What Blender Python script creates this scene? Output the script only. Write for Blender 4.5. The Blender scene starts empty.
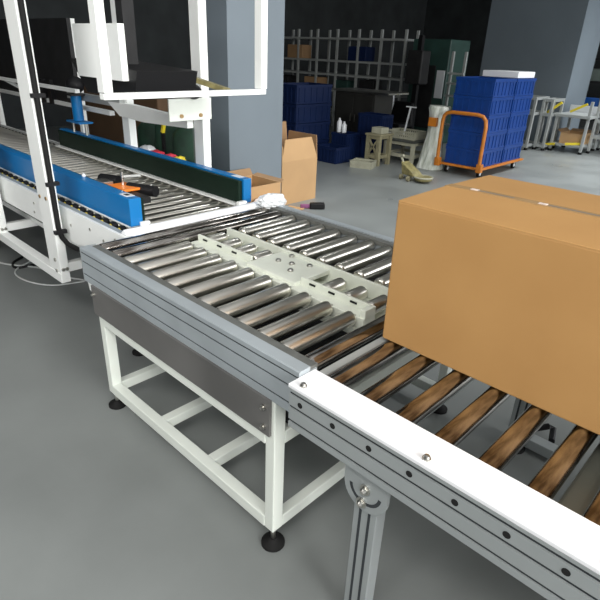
import bpy, bmesh, math, random
from mathutils import Vector, Matrix
random.seed(7)
S = 0.78            # metres per working unit (camera stands 1 unit above the rollers)
FZ = -1.95          # floor level in working units, camera level = 0
C = bpy.context.scene.collection
def W(p): return Vector((p[0]*S, p[1]*S, (p[2]-FZ)*S))

# ------------------------------------------------------------------ materials
def nmat(name, col, rough=.5, metal=0., var=.0, scale=8., col2=None, bump=0., stretch=None, spec=.5, coat=0., alpha=1., trans=0., rvar=0., emit=None):
    m = bpy.data.materials.new(name); m.use_nodes = True
    nt = m.node_tree; b = nt.nodes['Principled BSDF']
    b.inputs['Base Color'].default_value = (*col, 1); b.inputs['Roughness'].default_value = rough
    b.inputs['Metallic'].default_value = metal; b.inputs['Specular IOR Level'].default_value = spec
    b.inputs['Coat Weight'].default_value = coat; b.inputs['Alpha'].default_value = alpha
    b.inputs['Transmission Weight'].default_value = trans
    if emit:
        b.inputs['Emission Color'].default_value = (*emit[0], 1); b.inputs['Emission Strength'].default_value = emit[1]
    tc = nt.nodes.new('ShaderNodeTexCoord'); mp = nt.nodes.new('ShaderNodeMapping')
    nt.links.new(tc.outputs['Object'], mp.inputs['Vector'])
    if stretch: mp.inputs['Scale'].default_value = stretch
    nz = nt.nodes.new('ShaderNodeTexNoise'); nz.inputs['Scale'].default_value = scale; nz.inputs['Detail'].default_value = 6
    nt.links.new(mp.outputs['Vector'], nz.inputs['Vector'])
    if var or col2:
        r = nt.nodes.new('ShaderNodeValToRGB')
        c2 = col2 or tuple(max(0, c*(1-var)) for c in col); c1 = col if col2 else tuple(min(1, c*(1+var)) for c in col)
        r.color_ramp.elements[0].position = .35; r.color_ramp.elements[1].position = .68
        r.color_ramp.elements[0].color = (*c2, 1); r.color_ramp.elements[1].color = (*c1, 1)
        nt.links.new(nz.outputs['Fac'], r.inputs['Fac']); nt.links.new(r.outputs['Color'], b.inputs['Base Color'])
    if rvar:
        mr = nt.nodes.new('ShaderNodeMapRange'); mr.inputs['From Min'].default_value = .3; mr.inputs['From Max'].default_value = .7
        mr.inputs['To Min'].default_value = max(0, rough-rvar); mr.inputs['To Max'].default_value = rough+rvar
        nt.links.new(nz.outputs['Fac'], mr.inputs['Value']); nt.links.new(mr.outputs['Result'], b.inputs['Roughness'])
    if bump:
        bp = nt.nodes.new('ShaderNodeBump'); bp.inputs['Strength'].default_value = bump; bp.inputs['Distance'].default_value = .01
        nt.links.new(nz.outputs['Fac'], bp.inputs['Height']); nt.links.new(bp.outputs['Normal'], b.inputs['Normal'])
    return m
M = dict(
 floor=nmat('epoxy_floor', (.212,.226,.221), .34, var=.10, scale=1.6, rvar=.07, spec=.5),
 wall=nmat('wall_paint', (.16,.18,.19), .8, var=.08, scale=2),
 darkwall=nmat('dark_wall', (.035,.04,.042), .9, var=.2, scale=2),
 ceil=nmat('ceiling_sheet', (.32,.32,.31), .9, var=.1, scale=2),
 pillar=nmat('pillar_paint', (.17,.205,.235), .6, var=.04, scale=2),
 white=nmat('white_paint', (.88,.90,.88), .38, var=.02, scale=5),
 cover=nmat('white_cover', (.87,.88,.90), .35, var=.01, scale=5),
 cream=nmat('cream_paint', (.72,.75,.66), .4, var=.05, scale=10),
 creamframe=nmat('frame_paint', (.76,.80,.74), .42, var=.03, scale=6),
 rail=nmat('grey_rail', (.37,.41,.435), .42, metal=.2, var=.07, scale=6),
 groove=nmat('groove_shadow_gap', (.03,.035,.04), .7),
 lip=nmat('rail_lip', (.15,.155,.145), .5, metal=.3, var=.12, scale=20),
 alu=nmat('anodised_aluminium', (.40,.43,.435), .4, metal=.4, var=.04, scale=5),
 panel=nmat('dark_side_panel', (.15,.147,.142), .5, metal=.3, var=.18, scale=3, rvar=.1),
 chrome=nmat('roller_steel', (.72,.69,.62), .28, metal=1., var=.03, scale=5),
 chrome2=nmat('reflection_streak_steel', (.60,.57,.53), .15, metal=1., col2=(.13,.11,.095), scale=7, rvar=.05, stretch=(7,1.3,7)),  # dark streaks in the colour imitate the carton's broken reflection
 steel=nmat('bolt_steel', (.55,.54,.50), .28, metal=1.),
 brass=nmat('brass_bolt', (.50,.33,.16), .35, metal=1.),
 hole=nmat('drilled_hole', (.004,.004,.004), .9),
 black=nmat('black_plastic', (.007,.007,.008), .5, spec=.25),
 rubber=nmat('black_rubber', (.010,.010,.010), .7, spec=.2),
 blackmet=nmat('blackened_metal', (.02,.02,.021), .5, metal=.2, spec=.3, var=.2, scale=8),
 blue=nmat('blue_guard_paint', (.002,.155,.42), .36, var=.04, scale=4),
 belt=nmat('dark_green_belt', (.004,.016,.009), .6, spec=.2, var=.1, scale=9),
 yellow=nmat('yellow_plastic', (.75,.60,.03), .4),
 orange=nmat('orange_paint', (.50,.165,.018), .38, var=.12, scale=12),
 orangeclip=nmat('orange_clip', (.85,.22,.02), .4),
 kraft=nmat('kraft_board', (.455,.25,.085), .72, col2=(.415,.222,.073), scale=3.5, bump=.03),
 kraft2=nmat('pale_kraft_board', (.50,.31,.15), .75, var=.04, scale=4, bump=.03),
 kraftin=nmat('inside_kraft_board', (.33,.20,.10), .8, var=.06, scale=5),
 tape=nmat('clear_tape', (.44,.28,.13), .22, var=.03, scale=20),
 seam=nmat('flap_seam', (.17,.14,.11), .8),
 foam=nmat('pink_foam_film', (.78,.66,.60), .5, var=.2, scale=60, bump=.5),
 film=nmat('clear_film', (.82,.84,.86), .25, var=.10, scale=14, bump=.5),
 bag=nmat('translucent_bag', (.80,.83,.78), .3, col2=(.50,.54,.46), scale=9, stretch=(3,3,.7), bump=.8),
 crate=nmat('blue_crate_plastic', (.003,.04,.21), .4, var=.08, scale=6),
 navy=nmat('navy_crate_plastic', (.004,.013,.055), .5, spec=.3, var=.08, scale=6),
 basket=nmat('cream_basket_plastic', (.36,.355,.27), .6, var=.1, scale=12),
 tube=nmat('grey_tube', (.42,.44,.43), .4, metal=.3, var=.05, scale=6),
 shelf=nmat('shelf_green_grey', (.16,.20,.18), .5, metal=.2, var=.15, scale=4),
 stool=nmat('stool_frame_paint', (.25,.23,.14), .6, var=.2, scale=12),
 tabletop=nmat('table_top_rubber', (.055,.06,.055), .5, var=.2, scale=4),
 cabinet=nmat('cabinet_steel', (.03,.03,.028), .4, metal=.2, var=.2, scale=3),
 green=nmat('dark_green_sack', (.012,.045,.025), .7, var=.3, scale=8, bump=.4),
 machine=nmat('machine_green', (.02,.055,.045), .5, var=.2, scale=3),
 red=nmat('red_cloth', (.6,.03,.06), .6),
 pumpm=nmat('olive_pump_paint', (.24,.21,.09), .5, var=.3, scale=20),
 purple=nmat('purple_grip', (.25,.08,.2), .5),
 brown=nmat('dark_brown_board', (.13,.075,.038), .8, var=.1, scale=3),
 sticker=nmat('sticker_paper', (.70,.72,.74), .4),
 wire=nmat('clear_wire', (.55,.57,.56), .3),
 bluetop=nmat('blue_bench_edge', (.01,.08,.32), .5),
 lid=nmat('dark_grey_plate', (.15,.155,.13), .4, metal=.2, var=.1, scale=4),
)
# ------------------------------------------------------------------ mesh builder
class MB:
    def __init__(s): s.bm = bmesh.new()
    def box(s, x0,x1,y0,y1,z0,z1, rz=0):
        v=[]
        cx,cy=(x0+x1)/2,(y0+y1)/2; c,sn=math.cos(rz),math.sin(rz)
        for x in (x0,x1):
            for y in (y0,y1):
                for z in (z0,z1):
                    dx,dy=x-cx,y-cy
                    v.append(s.bm.verts.new((cx+dx*c-dy*sn, cy+dx*sn+dy*c, z)))
        for f in ((0,1,3,2),(4,6,7,5),(0,4,5,1),(2,3,7,6),(0,2,6,4),(1,5,7,3)): s.bm.faces.new([v[i] for i in f])
        return s
    def hexa(s, bot, top):
        a=[s.bm.verts.new(p) for p in bot]; b=[s.bm.verts.new(p) for p in top]; n=len(a)
        s.bm.faces.new(a[::-1]); s.bm.faces.new(b)
        for i in range(n): s.bm.faces.new((a[i],a[(i+1)%n],b[(i+1)%n],b[i]))
        return s
    def prism(s, pts, axis, a, b):   # pts in the two other axes, extruded a..b along axis
        def P(p,t):
            return {'x':(t,p[0],p[1]),'y':(p[0],t,p[1]),'z':(p[0],p[1],t)}[axis]
        return s.hexa([P(p,a) for p in pts],[P(p,b) for p in pts])
    def lathe(s, p0, p1, prof, n=20):   # prof: (t along 0..1 in absolute units, radius)
        p0=Vector(p0); p1=Vector(p1); d=(p1-p0).normalized()
        u=d.orthogonal().normalized(); w=d.cross(u); rings=[]
        for t,r in prof:
            c=p0+d*t
            rings.append([s.bm.verts.new(c+(u*math.cos(2*math.pi*i/n)+w*math.sin(2*math.pi*i/n))*r) for i in range(n)])
        s.bm.faces.new(rings[0][::-1]); s.bm.faces.new(rings[-1])
        for A,B in zip(rings,rings[1:]):
            for i in range(n): s.bm.faces.new((A[i],A[(i+1)%n],B[(i+1)%n],B[i]))
        return s
    def cyl(s, p0, p1, r, n=16, r1=None):
        L=(Vector(p1)-Vector(p0)).length
        return s.lathe(p0,p1,[(0,r),(L,r if r1 is None else r1)],n)
    def tube(s, pts, r, n=10):
        pts=[Vector(p) for p in pts]; rings=[]; u=None
        for i,p in enumerate(pts):
            d=(pts[min(i+1,len(pts)-1)]-pts[max(i-1,0)]).normalized()
            if u is None: u=d.orthogonal().normalized()
            u=(u-d*u.dot(d)).normalized(); w=d.cross(u)
            rings.append([s.bm.verts.new(p+(u*math.cos(2*math.pi*k/n)+w*math.sin(2*math.pi*k/n))*r) for k in range(n)])
        s.bm.faces.new(rings[0][::-1]); s.bm.faces.new(rings[-1])
        for A,B in zip(rings,rings[1:]):
            for k in range(n): s.bm.faces.new((A[k],A[(k+1)%n],B[(k+1)%n],B[k]))
        return s
    def sphere(s, c, r, sx=1, sy=1, sz=1, n=16):
        g=bmesh.ops.create_uvsphere(s.bm,u_segments=n,v_segments=n//2,radius=r)
        for v in g['verts']: v.co=Vector((v.co.x*sx+c[0],v.co.y*sy+c[1],v.co.z*sz+c[2]))
        return s
    def bar(s, p0, p1, w, h=None):     # square bar between two points
        h=h or w; p0=Vector(p0); p1=Vector(p1); d=(p1-p0).normalized()
        up=Vector((0,0,1)) if abs(d.z)<.95 else Vector((0,1,0))
        a=d.cross(up).normalized()*w/2; b=a.cross(d).normalized()*h/2
        q=[-a-b,a-b,a+b,-a+b]
        return s.hexa([p0+k for k in q],[p1+k for k in q])
ORG={}
def rootpos(par): return ORG[par.name]
def part(name, mb, mat, parent=None, loc=None, smooth=False, bev=0., kind=None, label=None):
    base = Vector(loc) if loc is not None else (ORG[parent.name] if parent is not None else Vector((0,0,FZ)))
    me = bpy.data.meshes.new(name)
    bmesh.ops.recalc_face_normals(mb.bm, faces=mb.bm.faces)
    for v in mb.bm.verts: v.co = (v.co-base)*S
    mb.bm.to_mesh(me); mb.bm.free()
    me.materials.append(M[mat] if isinstance(mat,str) else mat)
    o = bpy.data.objects.new(name, me); C.objects.link(o)
    if smooth:
        for p in me.polygons: p.use_smooth = True
        e = o.modifiers.new('edges','EDGE_SPLIT'); e.split_angle = math.radians(38)
    if bev:
        b = o.modifiers.new('bevel','BEVEL'); b.width = bev*S; b.segments = 2; b.limit_method='ANGLE'; b.angle_limit = math.radians(50)
    if parent is not None:
        o.parent = parent; o.location = (base-ORG[parent.name])*S
    else: o.location = W(base)
    ORG[o.name] = base
    if kind: o['kind']=kind
    if label: o['label']=label
    return o
def tag(o, label, cat, group=None):
    o['label']=label; o['category']=cat
    if group: o['group']=group
    return o
def thing(name, label, cat, loc, group=None):
    o=bpy.data.objects.new(name,None); C.objects.link(o); o.empty_display_size=.1
    o.location=W(loc); ORG[o.name]=Vector(loc); return tag(o,label,cat,group)
def clone(o, parent, loc):       # one part (with its sub-parts) copied under a thing
    c=o.copy(); C.objects.link(c); c.parent=parent; c.location=(Vector(loc)-ORG[parent.name])*S; ORG[c.name]=Vector(loc)
    for ch in o.children:
        d=ch.copy(); C.objects.link(d); d.parent=c; ORG[d.name]=ORG[ch.name]-ORG[o.name]+Vector(loc)
    return c
def dup(root, loc, label, group=None):   # a whole thing
    c=root.copy(); C.objects.link(c); c.location=W(loc); ORG[c.name]=Vector(loc); c['label']=label
    if group: c['group']=group
    for p in root.children:
        q=p.copy(); C.objects.link(q); q.parent=c; ORG[q.name]=ORG[p.name]-ORG[root.name]+Vector(loc)
        for g in p.children:
            h=g.copy(); C.objects.link(h); h.parent=q
    return c
def struct(name, mb, mat):
    return part(name, mb, mat, kind='structure')

# ------------------------------------------------------------------ the hall
struct('floor', MB().box(-14,7,-5,22,FZ-.12,FZ), 'floor')
struct('wall_left', MB().box(-14.3,-14,-5,22,FZ,3.4), 'darkwall')
struct('wall_back', MB().box(-14.3,7,22,22.3,FZ,3.4), 'darkwall')
struct('shade_ceiling', MB().prism([(-14.3,-5),(-6.2,-5),(-6.2,4.5),(3.5,4.5),(3.5,22.3),(-14.3,22.3)],'z',3.4,3.6), 'ceil')  # unseen partial roof, L-shaped to keep daylight off the back
struct('shade_wall_right', MB().box(7,7.3,3.4,9.2,FZ,3.4), 'darkwall')  # unseen wall piece, added to darken the fronts of the trolley crates
struct('shade_wall_near', MB().box(-14.3,-.8,-3.3,-3,FZ,3.4), 'darkwall')  # unseen, added to block side light deep in the hall
struct('pillar_left', MB().box(-4.93,-4.60,3.68,4.47,FZ,3.4), 'pillar')
struct('pillar_right', MB().box(-7.2,-4.86,14.3,15.75,FZ,3.4), 'pillar')

# ------------------------------------------------------------------ transfer table
T=thing('transfer_roller_table','grey railed roller transfer table on white square tube frame','conveyor',(-1.85,1.8,FZ))
def rail_profile(yo, s, zt=-.995, zb=-1.175, w=.095, gro=(-1.03,-1.08,-1.14), gd=.012, gw=.0045, top_slot=True):
    # outer face at yo, s=+1 means inner side lies towards +y
    p=[(yo,zt-.004)]
    for g in gro: p+=[(yo,g+gw),(yo+s*gd,g+gw),(yo+s*gd,g-gw),(yo,g-gw)]
    p+=[(yo,zb),(yo+s*w,zb),(yo+s*w,zt-.02)]
    if top_slot: p+=[(yo+s*(w-.035),zt-.02),(yo+s*(w-.035),zt)]
    else: p[-1]=(yo+s*w,zt)
    p+=[(yo+s*.004,zt)]
    return p if s>0 else p[::-1]
GL=(-1.012,-1.062,-1.135)
r=part('side_rail',MB().prism(rail_profile(1.10,1,zt=-.985,gro=GL,w=.09),'x',-2.655,-1.024),'rail',T)
for g in GL: part('groove',MB().box(-2.654,-1.025,1.104,1.1115,g-.0045,g+.0045),'groove',r)
part('end_cap',MB().box(-2.662,-2.655,1.101,1.19,-1.173,-.988),'alu',r)
part('rail_lip',MB().box(-2.65,-1.03,1.152,1.199,-1.02,-.992),'lip',r)
r2=part('side_rail',MB().prism(rail_profile(2.545,-1,zt=-.985,gro=GL,w=.09),'x',-2.655,-1.024),'rail',T)
part('rail_lip',MB().box(-2.65,-1.03,2.446,2.493,-1.02,-.992),'lip',r2)
part('side_panel',MB().box(-2.56,-1.157,1.088,1.10,-1.338,-1.172),'panel',T,label='dark steel side panel')
pb=T.children[-1]
sp=[o for o in T.children if o.name.startswith('side_panel')][0]
for (x,z) in ((-1.185,-1.21),(-1.185,-1.30),(-2.53,-1.215)):
    part('bolt',MB().lathe((x,1.088,z),(x,1.07,z),[(0,.011),(.008,.011),(.008,.006),(.018,.006)],10),'steel',sp,smooth=True)
part('side_panel',MB().box(-2.56,-1.157,2.545,2.557,-1.338,-1.172),'panel',T,label='dark steel side panel')
part('corner_gusset',MB().prism([(-2.655,-1.175),(-2.56,-1.175),(-2.60,-1.235),(-2.64,-1.235)],'y',1.115,1.125),'white',T)
# frame
lw=.055
def leg(x,y): return part('leg',MB().box(x,x+.052,y,y+.058,-1.85,-1.172),'creamframe',T,bev=.004)
for x in (-2.545,-1.192):
    for y in (1.102,2.485): leg(x,y)
def rl(mb,name='frame_rail'): return part(name,mb,'creamframe',T,bev=.004)
for y in (1.1,2.487):
    rl(MB().box(-2.493,-1.192,y,y+.055,-1.40,-1.34)); rl(MB().box(-2.493,-1.192,y,y+.055,-1.85,-1.79))
for x in (-2.545,-1.188):
    rl(MB().box(x,x+.048,1.16,2.485,-1.85,-1.79),'cross_rail'); rl(MB().box(x,x+.048,1.16,2.485,-1.40,-1.34),'cross_rail')
for x in (-2.07,-1.66):
    rl(MB().box(x,x+.055,1.155,2.487,-1.848,-1.792),'cross_rail')
for x in (-2.52,-1.166):
    for y in (1.13,2.515):
        f=part('levelling_foot',MB().lathe((x,y,FZ),(x,y,-1.85),[(0,.052),(.012,.052),(.022,.03),(.034,.016),(.036,.016)],20),'rubber',T,smooth=True)
        part('stem',MB().cyl((x,y,-1.925),(x,y,-1.85),.011,10),'steel',f)
# rollers
def roller_mb(x,y0,y1,r=.034,z=-1.027,sh=.03):
    m=MB(); L=y1-y0
    m.lathe((x,y0,z),(x,y1,z),[(0,r*.55),(.002,r*.8),(.009,r*.97),(.016,r),(L-.016,r),(L-.009,r*.97),(L-.002,r*.8),(L,r*.55)],28)
    return m
def axle(o,x,y0,y1,z=-1.026):
    return part('axle',MB().cyl((x,y0,z),(x,y1,z),.008,8),'steel',o,loc=(x,y0,z))
xs=[-1.083-.1305*k for k in range(13)]
zr=-1.026
def first(x,y0,y1,mat='chrome',**k):
    o=part('roller',roller_mb(x,y0,y1,z=k.get('z',zr),r=k.get('r',.034)),mat,parent=T,loc=(x,y0,k.get('z',zr)),smooth=True); return o
near=first(xs[1],1.20,1.615); axle(near,xs[1],1.185,1.64)
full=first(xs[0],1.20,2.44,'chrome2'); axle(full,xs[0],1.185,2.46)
far=first(xs[1],1.985,2.44); axle(far,xs[1],1.96,2.46)
mid=first(xs[1],1.735,1.865); axle(mid,xs[1],1.715,1.89)
for i,x in enumerate(xs):
    if i in (11,12): clone(full,T,(x,1.20,zr)); continue
    if i>1:
        clone(near,T,(x,1.20,zr)); clone(far,T,(x,1.985,zr))
        if i in (2,3,7,8,9,10): clone(mid,T,(x,1.735,zr))
# pop-up transfer unit in the middle
U=part('transfer_unit',MB().box(-2.44,-1.16,1.63,1.985,-1.12,-1.075),'cream',T,bev=.004,label='cream painted pop-up transfer unit')
def fl(mb,n='flange'): return part(n,mb,'cream',U,bev=.003)
fl(MB().prism([(1.632,-1.075),(1.64,-1.075),(1.64,-1.03),(1.70,-1.03),(1.70,-1.022),(1.632,-1.022)],'x',-2.44,-1.16))
fl(MB().box(-2.435,-1.965,1.70,1.716,-1.075,-.985)); fl(MB().box(-1.60,-1.175,1.70,1.716,-1.075,-.985))
fl(MB().prism([(1.925,-1.03),(1.975,-1.03),(1.975,-1.075),(1.983,-1.075),(1.983,-1.022),(1.925,-1.022)],'x',-2.44,-1.16))
fl(MB().box(-2.435,-1.175,1.912,1.928,-1.075,-.988))
fl(MB().box(-1.187,-1.16,1.64,1.716,-1.10,-.985),'end_block')
pl=part('centre_plate',MB().box(-1.955,-1.60,1.66,1.965,-1.03,-1.005),'cream',U,bev=.004)
for (x,y) in ((-1.86,1.80),(-1.86,1.90),(-1.72,1.75),(-1.70,1.87),(-1.78,1.82)):
    part('bolt',MB().lathe((x,y,-1.005),(x,y,-.993),[(0,.016),(.006,.016),(.012,.011)],12),'steel',pl,smooth=True)
for x in (-2.36,-2.23,-2.10,-1.52,-1.40,-1.27):
    for (y0,y1) in ((1.694,1.70),):
        part('slot',MB().box(x-.018,x+.018,y0,y1,-1.005,-.997),'hole',U)
# lower drive deck seen between the rollers
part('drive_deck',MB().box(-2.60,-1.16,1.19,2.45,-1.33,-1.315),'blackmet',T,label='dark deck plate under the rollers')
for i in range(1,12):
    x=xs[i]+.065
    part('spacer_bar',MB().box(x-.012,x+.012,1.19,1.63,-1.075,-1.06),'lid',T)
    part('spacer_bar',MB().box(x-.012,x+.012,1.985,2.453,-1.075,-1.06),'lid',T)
part('end_beam',MB().box(-1.035,-1.0,1.195,2.45,-1.10,-1.035),'tube',T,bev=.003,label='grey green cross beam at the table end')

# ------------------------------------------------------------------ outgoing roller conveyor
K=thing('roller_conveyor','aluminium roller conveyor with white cover strip carrying the large carton','conveyor',(-.2,1.8,FZ))
XE=3.3
GR=(-1.038,-1.093,-1.152)
for side,(yo,s) in enumerate(((1.05,1),(2.595,-1))):
    rr=part('side_rail',MB().prism(rail_profile(yo,s,zt=-1.018,zb=-1.18,w=.085,gro=GR,gd=.008,gw=.006,top_slot=False),'x',-1.02,XE),'alu',K)
    for g in GR:
        yy=sorted((yo+s*.0055,yo+s*.0085)); part('groove',MB().box(-1.019,XE-.001,yy[0],yy[1],g-.006,g+.006),'groove',rr)
    yy=sorted((yo-s*.004,yo+s*.128))
    cv=part('cover_strip',MB().box(-1.023,XE,yy[0],yy[1],-1.018,-1.003),'cover',K,bev=.003,label='white cover strip')
    for x in (-.976,-.505,-.03,.44,.91,1.38,1.85,2.32,2.79):
        y=1.071 if side==0 else 2.574
        part('bolt',MB().lathe((x,y,-1.003),(x,y,-.985),[(0,.0125),(.004,.0125),(.004,.0105),(.012,.008),(.014,.003)],16),'steel',cv,smooth=True)
    if side==0:
        for k in range(29):
            x=-.968+.1433*k
            part('hole',MB().cyl((x,1.0515,-1.067),(x,1.049,-1.067),.0105,16),'hole',rr)
zk=-1.055
def firstk(x,y0,y1,mat):
    return part('roller',roller_mb(x,y0,y1,z=zk),mat,parent=K,loc=(x,y0,zk),smooth=True)
kx=[-.104-.1435*k for k in range(7)]
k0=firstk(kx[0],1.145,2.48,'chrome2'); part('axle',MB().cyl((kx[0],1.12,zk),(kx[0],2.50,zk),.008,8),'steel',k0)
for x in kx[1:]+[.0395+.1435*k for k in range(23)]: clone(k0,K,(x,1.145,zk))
part('cross_beam',MB().box(-.735,-.69,1.17,2.48,-1.15,-1.10),'alu',K,bev=.003)
part('cross_beam',MB().box(.35,.395,1.17,2.48,-1.15,-1.10),'alu',K,bev=.003)
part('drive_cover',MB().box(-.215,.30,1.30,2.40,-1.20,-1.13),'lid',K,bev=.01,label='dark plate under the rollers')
def support(x,y,s):
    n=18; pts=[]
    x0,x1,zt,zb=x-.086,x+.086,-1.15,-1.355
    r0=.086
    pts=[(x0,zt),(x0,-1.265)]
    for i in range(1,n): 
        a=math.pi+math.pi*i/n; pts.append((x+r0*math.cos(a), -1.265+.088*math.sin(a)))
    pts+=[(x1,-1.265),(x1,zt)]
    g=part('support_leg',MB().box(x-.046,x+.046,y+s*.03-.028,y+s*.03+.028,FZ+.03,-1.27),'alu',K,bev=.003)
    ys=sorted((y,y+s*.002))
    for dx in (-.018,.018): part('groove',MB().box(x+dx-.005,x+dx+.005,y+s*.03-.029,y+s*.03+.029,FZ+.03,-1.30),'groove',g)
    ys=sorted((y-s*.012,y))
    b=part('bracket',MB().prism(pts,'y',ys[0],ys[1]),'alu',g,label='half-round tilt bracket with curved slot')
    yo=y-s*.0125
    sl=MB(); N=14
    for i in range(N):
        a0=math.radians(185+i*170/N); a1=math.radians(185+(i+1)*170/N)
        q=[(x+.064*math.cos(a0),-1.262+.064*math.sin(a0)),(x+.064*math.cos(a1),-1.262+.064*math.sin(a1)),(x+.052*math.cos(a1),-1.262+.052*math.sin(a1)),(x+.052*math.cos(a0),-1.262+.052*math.sin(a0))]
        yy=sorted((yo,yo+s*.003)); sl.prism(q,'y',yy[0],yy[1])
    part('slot',sl,'groove',g)
    for (dx,z) in ((0,-1.262),(-.008,-1.322)):
        part('bolt',MB().lathe((x+dx,yo,z),(x+dx,yo-s*.02,z),[(0,.020),(.004,.020),(.004,.013),(.014,.012),(.02,.006)],12),'steel',g,smooth=True)
    part('foot',MB().lathe((x,y+s*.03,FZ),(x,y+s*.03,FZ+.05),[(0,.06),(.012,.06),(.025,.02),(.05,.014)],16),'rubber',g,smooth=True)
support(-.695,1.092,1); support(-.695,2.55,-1); part('foot_beam',MB().box(-.74,-.42,2.54,2.61,-1.93,-1.87),'alu',K,bev=.004)
part('brake_lever',MB().tube([(-.66,2.70,-1.90),(-.60,2.72,-1.86),(-.585,2.78,-1.90),(-.55,2.66,-1.90)],.018,8),'black',K,smooth=True)
support(1.3,1.092,1); support(1.3,2.55,-1); support(3.1,1.092,1); support(3.1,2.55,-1)

# ------------------------------------------------------------------ the big carton
B=thing('cardboard_box','large sealed brown cardboard box riding on the roller conveyor','box',(-.35,1.9,-1.0195))
bx0,bx1,by0,by1,bz0,bz1=-1.012,.32,1.56,2.255,-1.0195,-.463
mb=MB(); mb.box(bx0,bx1,by0,by1,bz0,bz1-.004)
part('box_body',mb,'kraft',B,bev=.006)
tb=MB(); tb.hexa([(bx0,by0,bz1-.006),(bx1,by0,bz1-.006),(bx1,1.900,bz1-.006),(bx0,1.900,bz1-.006)],[(bx0+.002,by0+.002,bz1),(bx1,by0+.002,bz1),(bx1,1.900,bz1+.006),(bx0+.002,1.900,bz1+.006)])
part('flap',tb,'kraft',B,bev=.002)
tb=MB(); tb.hexa([(bx0,1.910,bz1-.006),(bx1,1.910,bz1-.006),(bx1,by1,bz1-.006),(bx0,by1,bz1-.006)],[(bx0+.002,1.910,bz1+.006),(bx1,1.910,bz1+.006),(bx1,by1-.002,bz1),(bx0+.002,by1-.002,bz1)])
part('flap',tb,'kraft',B,bev=.002)
part('tape',MB().box(bx0+.002,bx1,1.882,1.930,bz1+.0055,bz1+.0072),'tape',B,label='clear packing tape along the top seam')
for (xa,xb) in ((-.89,-.745),(-.62,-.36),(-.30,.2)): part('seam',MB().box(xa,xb,1.899,1.911,bz1+.0072,bz1+.008),'seam',B)
for xa in (-.915,-.655): part('tape_glint',MB().box(xa,xa+.03,1.897,1.917,bz1+.0072,bz1+.0085),'foam',B)  # pale patches painted as glints on the tape
part('tape',MB().box(bx0-.0015,bx0,1.88,1.932,bz1-.10,bz1+.006),'tape',B)

# ------------------------------------------------------------------ carton sealing machine with side belts
A=thing('case_sealing_machine','white framed case sealer with blue side-belt guards over a roller bed','machine',(-4.6,1.9,FZ))
X0=-8.4; X1=-2.66
for (ya,yb,nm) in ((1.375,1.395,0),(2.405,2.425,1)):
    pts=[(X0,-1.0),(X1,-1.0),(X1,-1.02),(-2.84,-1.135),(-3.35,-1.225),(-3.62,-1.225),(-3.85,-1.20),(-4.5,-1.20),(X0,-1.20)]
    sp=part('side_plate',MB().prism(pts,'y',ya,yb),'white',A)
    yy=(1.395,1.43) if nm==0 else (2.37,2.405)
    part('top_flange',MB().box(X0,X1,yy[0],yy[1],-1.012,-1.0),'tube',sp,bev=.002)
    if nm==0:
        for (x,z) in ((-3.55,-1.09),(-3.40,-1.10),(-3.12,-1.06),(-2.80,-1.045),(-4.0,-1.08),(-4.02,-1.15),(-2.95,-1.09)):
            part('rivet',MB().cyl((x,ya,z),(x,ya-.005,z),.009,10),'steel',sp)
# rollers of the bed
bedr=part('roller',roller_mb(-2.88,1.49,2.36,r=.0195,z=-1.024),'chrome',parent=A,loc=(-2.88,1.49,-1.03),smooth=True)
part('end_ring',MB().cyl((-2.88,1.440,-1.018),(-2.88,1.450,-1.018),.012,12),'yellow',bedr)
part('end_hub',MB().cyl((-2.88,1.45,-1.024),(-2.88,1.484,-1.024),.027,12),'black',bedr)
part('end_hub',MB().cyl((-2.88,2.36,-1.03),(-2.88,2.378,-1.03),.024,12),'black',bedr)
part('axle',MB().cyl((-2.88,1.40,-1.03),(-2.88,2.40,-1.03),.007,8),'steel',bedr)
for k in range(1,52): clone(bedr,A,(-2.88-.107*k,1.49,-1.03))
part('bed_tray',MB().box(X0,-2.80,1.396,2.404,-1.19,-1.175),'blackmet',A)
# white outfeed bar with film at its end
ob=part('outfeed_bar',MB().lathe((-2.735,1.40,-1.016),(-2.735,2.47,-1.016),[(0,.036),(.01,.042),(1.06,.042),(1.075,.036)],24),'cover',A,smooth=True)
# guides
def guide(x0,x1,ya,yb,label,side):
    g=part('belt_guard',MB().box(x0,x1,ya,yb,-.99,-.822),'blue',A,bev=.004,label=label)
    return g
g1=guide(-6.2,-2.80,1.485,1.565,'blue side belt guard nearest the viewer',0)
part('drive_belt',MB().box(-6.15,-2.815,1.565,1.592,-.985,-.832),'belt',g1,bev=.008)
part('skid_strip',MB().box(-6.2,-2.82,1.482,1.60,-.999,-.990),'white',g1)
part('end_clip',MB().box(-2.80,-2.775,1.54,1.60,-1.0,-.965),'white',g1,bev=.004)
part('sticker',MB().box(-2.95,-2.86,1.505,1.56,-.822,-.8205),'sticker',g1)
part('sticker_mark',MB().box(-2.925,-2.885,1.52,1.545,-.8205,-.8195),'black',g1)
g2=guide(-5.75,-2.80,2.36,2.43,'blue side belt guard on the far side',1)
part('drive_belt',MB().box(-5.72,-2.815,2.325,2.36,-.985,-.832),'belt',g2,bev=.008)
part('skid_strip',MB().box(-5.75,-2.82,2.29,2.38,-.999,-.988),'white',g2)
part('end_clip',MB().box(-2.80,-2.765,2.29,2.36,-1.0,-.965),'white',g2,bev=.004)
part('sticker',MB().box(-2.95,-2.86,2.37,2.42,-.822,-.8205),'sticker',g2)
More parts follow.
